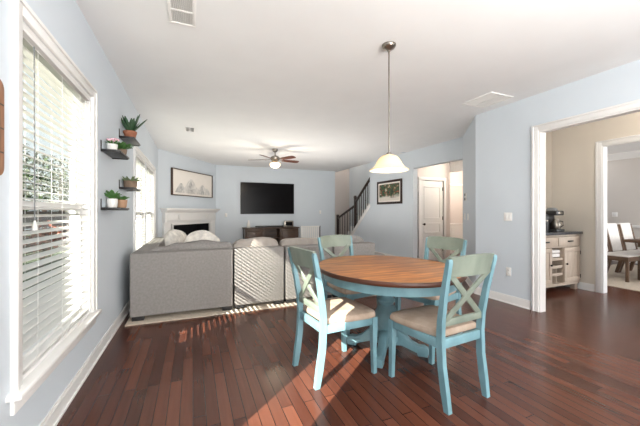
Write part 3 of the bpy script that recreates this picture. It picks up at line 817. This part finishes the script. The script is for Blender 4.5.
# white pet gate standing by the stairs
g = thing('pet_gate', 'low white slatted pet gate standing right of the console', 'gate', (3.64, 9.55, 0), 0)
b = MB(); b.box(-.35, .35, -.015, .015, .75, .79, .004); b.box(-.35, .35, -.015, .015, .03, .07, .004); b.box(-.35, -.31, -.015, .015, .0, .79, .004); b.build('frame', M['plastic'], g)
b = MB()
for k in range(9): b.box(-.30 + k * .068, -.25 + k * .068, -.008, .008, .07, .75)
b.build('slats', M['plastic'], g)
MB().box(.31, .35, -.02, .02, 0, .79, .003).build('hinge_post', M['greyplastic'], g)
MB().box(-.36, -.30, -.18, .18, 0, .03, .004).build('foot', M['plastic'], g); MB().box(.30, .36, -.18, .18, 0, .03, .004).build('foot', M['plastic'], g)

# ------------------------------------------------------------ stair railing
rl = thing('stair_railing', 'dark wood stair railing with black iron balusters', 'railing', (XS + T / 2, 10.2, 0), 0)
XC = XS + T / 2
def newel(y, z0, z1):
    b = MB(); b.box(XC - .037, XC + .037, y - .037, y + .037, z0, z1, .006); b.box(XC - .05, XC + .05, y - .05, y + .05, z1, z1 + .025, .006); b.box(XC - .035, XC + .035, y - .035, y + .035, z1 + .025, z1 + .06, .015)
    b.build('newel_post', M['rail'], rl, True)
newel(10.22, 0, 1.10); newel(8.9, .66, 1.74)
MB().bar((XC, 10.18, 1.03), (XC, 8.94, 1.46), .06, .065, bev=.012).build('handrail', M['rail'], rl, True)
MB().bar((XC, 8.86, 1.60), (XC, 7.86, 2.36), .06, .065, bev=.012).build('handrail', M['rail'], rl, True)
for (ya, za, yb, zb, f, n) in ((10.18, 1.0, 8.94, 1.43, lambda y: .08 + (10.2 - y) * .339, 6), (8.86, 1.58, 7.89, 2.32, lambda y: .62 + (8.9 - y) * .861, 7)):
    for k in range(n):
        t_ = (k + .7) / (n + .4); yy = ya + (yb - ya) * t_; zz = za + (zb - za) * t_
        b = MB(); b.box(XC - .008, XC + .008, yy - .008, yy + .008, f(yy), zz)
        if k % 2 == 0: b.ball((XC, yy, (f(yy) + zz) / 2), .017, (1, 1, 1.6), 8)
        b.build('baluster', M['iron'], rl, True)

# flower painting
pt = thing('flower_painting', 'dark framed flower painting on the wall beside the stairs', 'picture', (XS, 6.9, 1.47), 0)
b = MB(); hw, h_ = .56, .64
for (u0, u1, v0, v1) in ((-hw, -hw + .06, 0, h_), (hw - .06, hw, 0, h_), (-hw + .06, hw - .06, 0, .06), (-hw + .06, hw - .06, h_ - .06, h_)): b.box(-.035, -.003, u0, u1, v0, v1, .008)
b.build('frame', M['rail'], pt)
b = MB()
for (u0, u1, v0, v1) in ((-hw + .06, -hw + .1, .06, h_ - .06), (hw - .1, hw - .06, .06, h_ - .06), (-hw + .1, hw - .1, .06, .095), (-hw + .1, hw - .1, h_ - .095, h_ - .06)): b.box(-.022, -.003, u0, u1, v0, v1)
b.build('mat_border', M['paper'], pt)
MB().box(-.016, -.004, -hw + .1, hw - .1, .095, h_ - .095).build('canvas', M['painting'], pt)


# ------------------------------------------------------------ switches and outlets
def plate(name, label, cat, loc, rz, n=1, kind='switch', w1=.07, group='white wall plates'):
    """plate in its own frame: face towards -y"""
    t = thing(name, label, cat, loc, rz, group); w_ = w1 + (n - 1) * .046
    MB().box(-w_ / 2, w_ / 2, -.007, 0, -.058, .058, .003).build('cover_plate', M['plastic'], t)
    for k in range(n):
        x = (k - (n - 1) / 2) * .046
        if kind == 'switch': MB().box(x - .016, x + .016, -.011, -.006, -.033, .033, .003).build('rocker', M['trim'], t)
        else:
            for zz in (-.02, .02):
                o = MB().box(x - .016, x + .016, -.009, -.006, zz - .014, zz + .014, .003).build('socket', M['trim'], t)
                b = MB(); b.box(x - .008, x - .005, -.0095, -.0088, zz - .005, zz + .006); b.box(x + .005, x + .008, -.0095, -.0088, zz - .005, zz + .006); b.build('slot', M['greyplastic'], o)
    return t


RW = -PI / 2   # faces -x
plate('light_switch', 'white double light switch on the wall left of the pantry opening', 'light switch', (XR, 2.885, 1.19), RW, 2)
plate('wall_outlet', 'white wall outlet low on the wall left of the pantry opening', 'outlet', (XR, 2.875, .435), RW, 1, 'outlet')
da = math.atan2(4.47 - 3.41, XS - XR); dv = Vector((math.cos(da), math.sin(da)))
def on_diag(s): return (XR + dv.x * s, 3.41 + dv.y * s)
nrm = Vector((-dv.y, dv.x))
for s, nm, lab in ((1.08, 'light_switch', 'white light switch on the angled wall, left of the pair below thermostat'), (.72, 'light_switch', 'white light switch on the angled wall, right of the pair below thermostat')):
    x, y = on_diag(s); plate(nm, lab, 'light switch', (x, y, 1.17), da + PI, 2)
x, y = on_diag(.93); tm = thing('thermostat', 'small black thermostat above two switches on the angled wall', 'thermostat', (x, y, 1.53), da + PI)
MB().box(-.05, .05, -.02, 0, -.065, .065, .004).build('body', M['plastic'], tm); MB().box(-.036, .036, -.03, -.019, .012, .062, .004).build('display', M['black'], tm); MB().box(-.036, .036, -.03, -.019, -.062, -.012, .004).build('button_panel', M['black'], tm)
plate('light_switch', 'white light switch on the back wall right of the fireplace', 'light switch', (.97, YB, 1.16), 0, 1)
plate('light_switch', 'white light switch on the back wall left of the stairs', 'light switch', (4.21, YB, 1.25), 0, 1)
plate('wall_outlet', 'white wall plate on the far dining room wall', 'outlet', (10.0, 4.32, 1.19), RW, 2)

# ------------------------------------------------------------ wooden board at the left edge
bd = thing('wooden_board', 'wooden board with rounded corners hanging left of the near window', 'wall board', (XL, 1.515, 1.405), 0)
hw, h_, r_ = .2, .405, .04; pts = []
for (cx, cz, a0) in ((hw - r_, h_ - r_, 0), (-hw + r_, h_ - r_, PI / 2), (-hw + r_, r_, PI), (hw - r_, r_, 1.5 * PI)):
    pts += [(cx + r_ * math.cos(a0 + PI / 2 * k / 5), cz + r_ * math.sin(a0 + PI / 2 * k / 5)) for k in range(6)]
MB().prism(pts, 'x', .002, .022, .003).build('board', M['cuttingboard'], bd)
b = MB()
for zz in (.1, .2, .3): b.box(.0215, .0235, -.19, .19, zz - .003, zz + .003)
b.build('burnt_lines', M['darkwood'], bd)


# ------------------------------------------------------------ wall shelves and plants
def shelf(y0, z, label, L=.44):
    t = thing('wall_shelf', label, 'shelf', (XL, y0, z), 0, 'black floating shelves on the left wall')
    MB().box(0.0, .15, 0, L, -.012, .006, .003).build('board', M['black'], t)
    for yy in (.012, L - .012):
        b = MB(); b.box(.001, .006, yy - .012, yy + .012, 0, .085, .001); b.box(.001, .14, yy - .012, yy + .012, -.018, -.012, .001); b.build('bracket', M['blackmetal'], t)
    return t


SH = [(3.26, 1.815), (3.99, 2.10), (3.99, 1.53), (3.26, 1.29)]
shelf(*SH[0], 'upper near black wall shelf holding pink flowers')
shelf(*SH[1], 'topmost black wall shelf holding the terracotta pot')
shelf(*SH[2], 'lower far black wall shelf holding the stone bowl')
shelf(*SH[3], 'lowest black wall shelf holding white and tan pots')


def pot(t, prof, m_, soil_r, soil_z):
    MB().lathe(prof, n=24).build('pot', m_, t); MB().lathe([(.001, soil_z - .01), (soil_r, soil_z - .01), (soil_r, soil_z), (.001, soil_z)], n=20).build('soil', M['soil'], t)


def leaves(t, m_, n, z, L, w, spread, bend, seed, r0=.01, name='leaves'):
    rnd = random.Random(seed); b = MB()
    for k in range(n):
        a = 2.399 * k + rnd.random() * .4; s = spread * (.25 + .75 * (k + 1) / n) * (.8 + .4 * rnd.random())
        d = (math.cos(a) * s, math.sin(a) * s, 1)
        b.leaf((r0 * math.cos(a), r0 * math.sin(a), z), d, L * (.75 + .4 * rnd.random()), w, bend)
    o = b.build(name, m_, t, recalc=False)
    sm = o.modifiers.new('thickness', 'SOLIDIFY'); sm.thickness = .004
    return o


zt = .006
t = thing('potted_plant', 'spiky dark succulent in a terracotta pot on the topmost shelf', 'plant', (XL + .075, 4.2, SH[1][1] + zt), 0, 'potted plants on the wall shelves')
pot(t, [(.042, 0), (.05, .01), (.066, .075), (.071, .08), (.071, .102), (.062, .102), (.06, .08)], M['terracotta'], .06, .09)
leaves(t, M['leafd'], 14, .085, .22, .05, .75, .02, 1, .02)
t = thing('potted_plant', 'green trailing plant in small dark pot beside pink flowers', 'plant', (XL + .105, 3.59, SH[0][1] + zt), 0, 'potted plants on the wall shelves')
pot(t, [(.03, 0), (.036, .01), (.045, .06), (.04, .06)], M['stone'], .04, .058)
leaves(t, M['leaf'], 34, .05, .13, .04, 1.2, .3, 2, .012)
t = thing('potted_plant', 'pink flowers in a white pot on the upper near shelf', 'plant', (XL + .06, 3.40, SH[0][1] + zt), 0, 'potted plants on the wall shelves')
pot(t, [(.03, 0), (.038, .01), (.046, .07), (.041, .07)], M['whitepot'], .041, .066)
leaves(t, M['leaf'], 10, .06, .07, .02, 1.0, .2, 3)
b = MB(); rnd = random.Random(5)
for k in range(9):
    a = 2.399 * k; rr = .045 * math.sqrt((k + .5) / 9); b.ball((rr * math.cos(a), rr * math.sin(a), .085 + .035 * rnd.random()), .016, (1, 1, .8), 8)
b.build('flowers', M['pink'], t)
t = thing('potted_plant', 'pale succulents in a brown stone bowl on the lower far shelf', 'plant', (XL + .078, 4.2, SH[2][1] + zt), 0, 'potted plants on the wall shelves')
pot(t, [(.06, 0), (.066, .006), (.072, .08), (.072, .085), (.062, .085), (.06, .07)], M['stone'], .062, .078)
leaves(t, M['leafp'], 46, .07, .09, .022, 1.7, .15, 4, .04)
t = thing('potted_plant', 'leafy jade plant in a white pot on the lowest shelf', 'plant', (XL + .055, 3.43, SH[3][1] + zt), 0, 'potted plants on the wall shelves')
pot(t, [(.034, 0), (.041, .012), (.045, .055), (.043, .085), (.037, .085)], M['whitepot'], .038, .078)
leaves(t, M['leaf'], 20, .08, .12, .045, .9, .3, 5, .012)
t = thing('potted_plant', 'small green plant in a tan clay pot on the lowest shelf', 'plant', (XL + .10, 3.60, SH[3][1] + zt), 0, 'potted plants on the wall shelves')
pot(t, [(.035, 0), (.042, .01), (.05, .08), (.044, .08)], M['tanpot'], .044, .075)
leaves(t, M['leaf'], 18, .07, .085, .034, 1.0, .35, 6, .012)

# ------------------------------------------------------------ pantry cabinet and coffee maker
CX0, CX1, CY0, CY1 = 4.62, 5.80, 2.96, 3.385
cab = thing('buffet_cabinet', 'whitewashed wood buffet cabinet with dark stone top in the pantry', 'cabinet', ((CX0 + CX1) / 2, (CY0 + CY1) / 2, 0), 0)
n1, n2 = 5.08, 5.37
b = MB(); b.box(CX0, CX0 + .03, CY0, CY1, .1, .9); b.box(CX1 - .03, CX1, CY0, CY1, .1, .9); b.box(CX0, CX1, CY1 - .02, CY1, .1, .9); b.box(CX0, CX1, CY0, CY1, .1, .14); b.box(CX0, CX1, CY0, CY1, .87, .9)
b.box(n1 - .02, n1, CY0, CY1, .14, .87); b.box(n2, n2 + .02, CY0, CY1, .14, .87); b.box(CX0, CX1, CY0, CY1 - .02, .70, .715)
b.build('body', M['cabpaint'], cab, True)
MB().box(CX0 - .04, CX1 + .03, CY0 - .04, CY1 + .005, .9, .94, .006).build('stone_top', M['granite'], cab, True)
for (a, c_) in ((CX0 + .01, 5.215), (5.235, CX1 - .01)):
    o = MB().box(a, c_, CY0 - .018, CY0, .72, .865, .003).build('drawer', M['cabpaint'], cab, True)
    mid = (a + c_) / 2; h = MB(); h.bar((mid - .06, CY0 - .035, .795), (mid + .06, CY0 - .035, .795), .014, .022, bev=.003); h.box(mid - .055, mid - .045, CY0 - .032, CY0 - .016, .79, .80); h.box(mid + .045, mid + .055, CY0 - .032, CY0 - .016, .79, .80)
    h = h.build('handle', M['blackmetal'], cab, True); h.parent = o
for (a, c_, kx) in ((CX0 + .01, n1 - .01, n1 - .05), (n2 + .01, CX1 - .01, n2 + .05)):
    b = MB(); b.box(a, c_, CY0 - .012, CY0, .15, .695, .002)
    for (u0, u1, v0, v1) in ((a, a + .055, .15, .695), (c_ - .055, c_, .15, .695), (a, c_, .15, .215), (a, c_, .63, .695)): b.box(u0, u1, CY0 - .02, CY0 - .012, v0, v1, .002)
    for k in range(1, 4): x = a + .055 + (c_ - a - .11) * k / 4; b.box(x - .002, x + .002, CY0 - .014, CY0 - .011, .215, .63)
    o = b.build('door', M['cabpaint'], cab, True)
    h = MB(); h.tube([(kx, CY0 - .02, .44), (kx, CY0 - .03, .44)], .006); h.ball((kx, CY0 - .036, .44), .015); h = h.build('knob', M['blackmetal'], cab, True); h.parent = o
    for zz in (.22, .6):
        hx = a - .004 if kx > (a + c_) / 2 else c_ + .004
        h = MB().box(hx - .01, hx + .008, CY0 - .024, CY0 - .01, zz - .03, zz + .03, .002).build('hinge', M['blackmetal'], cab, True); h.parent = o
b = MB()
for zz in (.27, .39, .51): b.box(n1, n2, CY0 + .01, CY1 - .02, zz - .006, zz + .006); b.box(n1, n2, CY0 + .005, CY0 + .02, zz - .012, zz + .03, .002)
for zz in (.27, .39): b.box((n1 + n2) / 2 - .006, (n1 + n2) / 2 + .006, CY0 + .01, CY1 - .02, zz - .112, zz - .004)
b.build('wine_rack', M['cabpaint'], cab, True)
for (x, y) in ((CX0 + .05, CY0 + .05), (CX1 - .05, CY0 + .05), (CX0 + .05, CY1 - .05), (CX1 - .05, CY1 - .05)):
    MB().box(x - .035, x + .035, y - .035, y + .035, 0, .1, .004).build('foot', M['cabpaint'], cab, True)
for k, zz in enumerate((.58, .645)):
    b = MB(); 
    for q in range(3): b.lathe([(.03, 0), (.045, 0), (.045, .01), (.03, .01)], (0, 0, 0), 12) if False else None
    b.box(n1 + .02, n2 - .02, CY0 + .03, CY0 + .3, zz - .035, zz + (.012 if k else .02), .008)
    tag(b.build('folded_towel', M['upholstery']), ('lower' if k == 0 else 'upper') + ' white folded towel in the open niche of the cabinet', 'towel', 'towels in the cabinet niche')

cf = thing('coffee_maker', 'black drip coffee maker with glass carafe on the cabinet', 'coffee maker', (5.47, 3.16, .94), 0)
b = MB(); b.box(-.1, .1, -.12, .12, 0, .035, .008); b.box(-.1, .1, .03, .12, .03, .3, .01); b.box(-.1, .1, -.11, .12, .26, .335, .015); b.build('body', M['black'], cf)
MB().box(-.05, .05, -.113, -.109, .28, .32, .002).build('control_panel', M['nickel'], cf)
MB().lathe([(.055, .036), (.066, .05), (.068, .12), (.05, .17), (.04, .19), (.04, .2)], (0, -.045, 0), 20).build('carafe', M['nickel'], cf)
b = MB(); b.tube([(0, -.1, .17), (0, -.145, .16), (0, -.15, .1), (0, -.11, .07)], .008, 8); b.build('carafe_handle', M['black'], cf)
MB().lathe([(.08, .335), (.085, .345), (.06, .38), (.03, .385)], (0, .02, 0), 20).build('lid', M['greyplastic'], cf)
cn = thing('coffee_grinder', 'small black coffee grinder left of the coffee maker', 'coffee grinder', (5.29, 3.19, .94), 0)
MB().lathe([(.06, 0), (.065, .01), (.06, .15), (.05, .16), (.055, .17), (.055, .26), (.045, .275), (.01, .28)], n=20).build('body', M['black'], cn)
MB().lathe([(.052, .165), (.058, .165), (.058, .185), (.052, .185)], n=20, cap=False).build('collar_band', M['nickel'], cn)

# ------------------------------------------------------------ dining room
dr = MB(); dr.box(6.5, 9.6, 1.2, 4.0, 0, .012, .003)
tag(dr.build('area_rug', M['rug']), 'pale rug under the dining set seen through the right doorway', 'rug')
dt = thing('dining_table', 'weathered brown rectangular table in the room beyond the pantry', 'dining table', (8.2, 2.45, .012), 0)
MB().box(-1.1, 1.1, -.5, .5, .705, .755, .01).build('tabletop', M['dinwood'], dt)
b = MB(); b.box(-.9, .9, -.38, -.35, .62, .705); b.box(-.9, .9, .35, .38, .62, .705); b.box(-.92, -.89, -.38, .38, .62, .705); b.box(.89, .92, -.38, .38, .62, .705); b.build('apron', M['dinwood'], dt)
for s in (-1, 1):
    b = MB(); b.box(s * .7 - .05, s * .7 + .05, -.4, .4, 0, .08, .01); b.box(s * .7 - .05, s * .7 + .05, -.12, .12, .08, .64, .02); b.build('trestle_leg', M['dinwood'], dt)
MB().box(-.66, .66, -.04, .04, .2, .28, .01).build('stretcher', M['dinwood'], dt)
pc = thing('upholstered_chair', 'ivory upholstered dining chair nearest the pantry doorway', 'dining chair', (7.32, 3.12, .012), PI, 'ivory chairs in the dining room')
for s in (-1, 1):
    b = MB(); b.prism([(-.30, 0), (-.35, 0), (-.30, .2), (-.25, .42), (-.26, .55), (-.34, .98), (-.31, .99), (-.22, .55), (-.2, .42), (-.24, .2)], 'x', s * .215 - .028, s * .215 + .028, .004); b.build('rear_leg', M['dinwood'], pc)
    b = MB(); b.box(s * .21 - .022, s * .21 + .022, .2, .245, 0, .42, .004); b.build('front_leg', M['dinwood'], pc)
MB().box(-.24, .24, -.22, .25, .36, .44, .006).build('seat_frame', M['dinwood'], pc)
b = MB(); b.cushion(.46, .45, .05, Matrix.Translation((0, .02, .45)), .3); b.build('seat_cushion', M['upholstery'], pc)
b = MB(); b.box(-.2, .2, -.035, .035, 0, .56, .02, 3, Matrix.Translation((0, -.25, .46)) @ R('X', 10)); b.build('back_pad', M['upholstery'], pc)
dup(pc, (7.83, 3.12, .012), PI, 'ivory upholstered dining chair second from the pantry doorway')
dup(pc, (8.34, 3.12, .012), PI, 'ivory upholstered dining chair third from the pantry doorway')

# ------------------------------------------------------------ outside the windows
struct(MB().box(-30, XL - T - .02, -20, 30, -.45, -.25).build('ground', M['grass']))
fc = thing('garden_fence', 'weathered horizontal board fence outside the windows', 'fence', (-4.6, 13, -.25), 0)
for k in range(11): MB().box(-.05, .05, -8.05 + 1.6 * k, -7.95 + 1.6 * k, 0, 1.75).build('post', M['fence'], fc)
b = MB()
for k in range(9): b.box(.05, .075, -8.1, 8.1, .08 + k * .185, .235 + k * .185)
b.build('boards', M['fence'], fc)


def tree(loc, h, r, label, mt_, seed, trunk=.12, cat='tree', name='garden_tree', leafs=1500, ls=.2):
    t = thing(name, label, cat, loc, 0, 'trees outside the windows' if cat == 'tree' else 'rust shrubs by the fence'); rnd = random.Random(seed)
    b = MB(); b.tube([(0, 0, 0), (.05, 0, h * .4), (0, .05, h * .8)], [trunk, trunk * .8, trunk * .3], 8); b.build('trunk', M['bark'], t)
    b = MB()
    for k in range(leafs):
        p = Vector((rnd.gauss(0, 1), rnd.gauss(0, 1), rnd.gauss(0, 1))).normalized() * (rnd.random() ** .4); p = Vector((p.x * r, p.y * r, h * .6 + p.z * h * .42))
        b.leaf(p, (rnd.gauss(0, 1), rnd.gauss(0, 1), rnd.gauss(0, .6)), ls * (.7 + .6 * rnd.random()), ls * .55, .2)
    b.build('foliage', mt_, t, recalc=False)


tree((-7.3, 18.2, -.25), 4.6, 1.9, 'leftmost of three green trees beyond the fence through the near window', M['treeleaf'], 1)
tree((-7.6, 23.6, -.25), 5.0, 2.2, 'middle one of three green trees beyond the fence through the near window', M['treeleaf'], 2)
tree((-7.4, 30.5, -.25), 5.2, 2.2, 'rightmost of three green trees beyond the fence through the near window', M['treeleaf'], 3)
tree((-3.8, 10.6, -.25), 1.3, .5, 'rust coloured shrub before the fence, left of two', M['redleaf'], 4, .04, 'shrub', 'shrub', 420, .11)
tree((-3.8, 13.2, -.25), 1.3, .5, 'rust coloured shrub before the fence, right of two', M['redleaf'], 5, .04, 'shrub', 'shrub', 420, .11)
struct(MB().box(XL - T - 1.12, XL - T, 1.50, 1.62, -.3, 1.95).build('wall_sun_blocker', M['fence']))  # unseen wall, added to keep sun off part of the near window
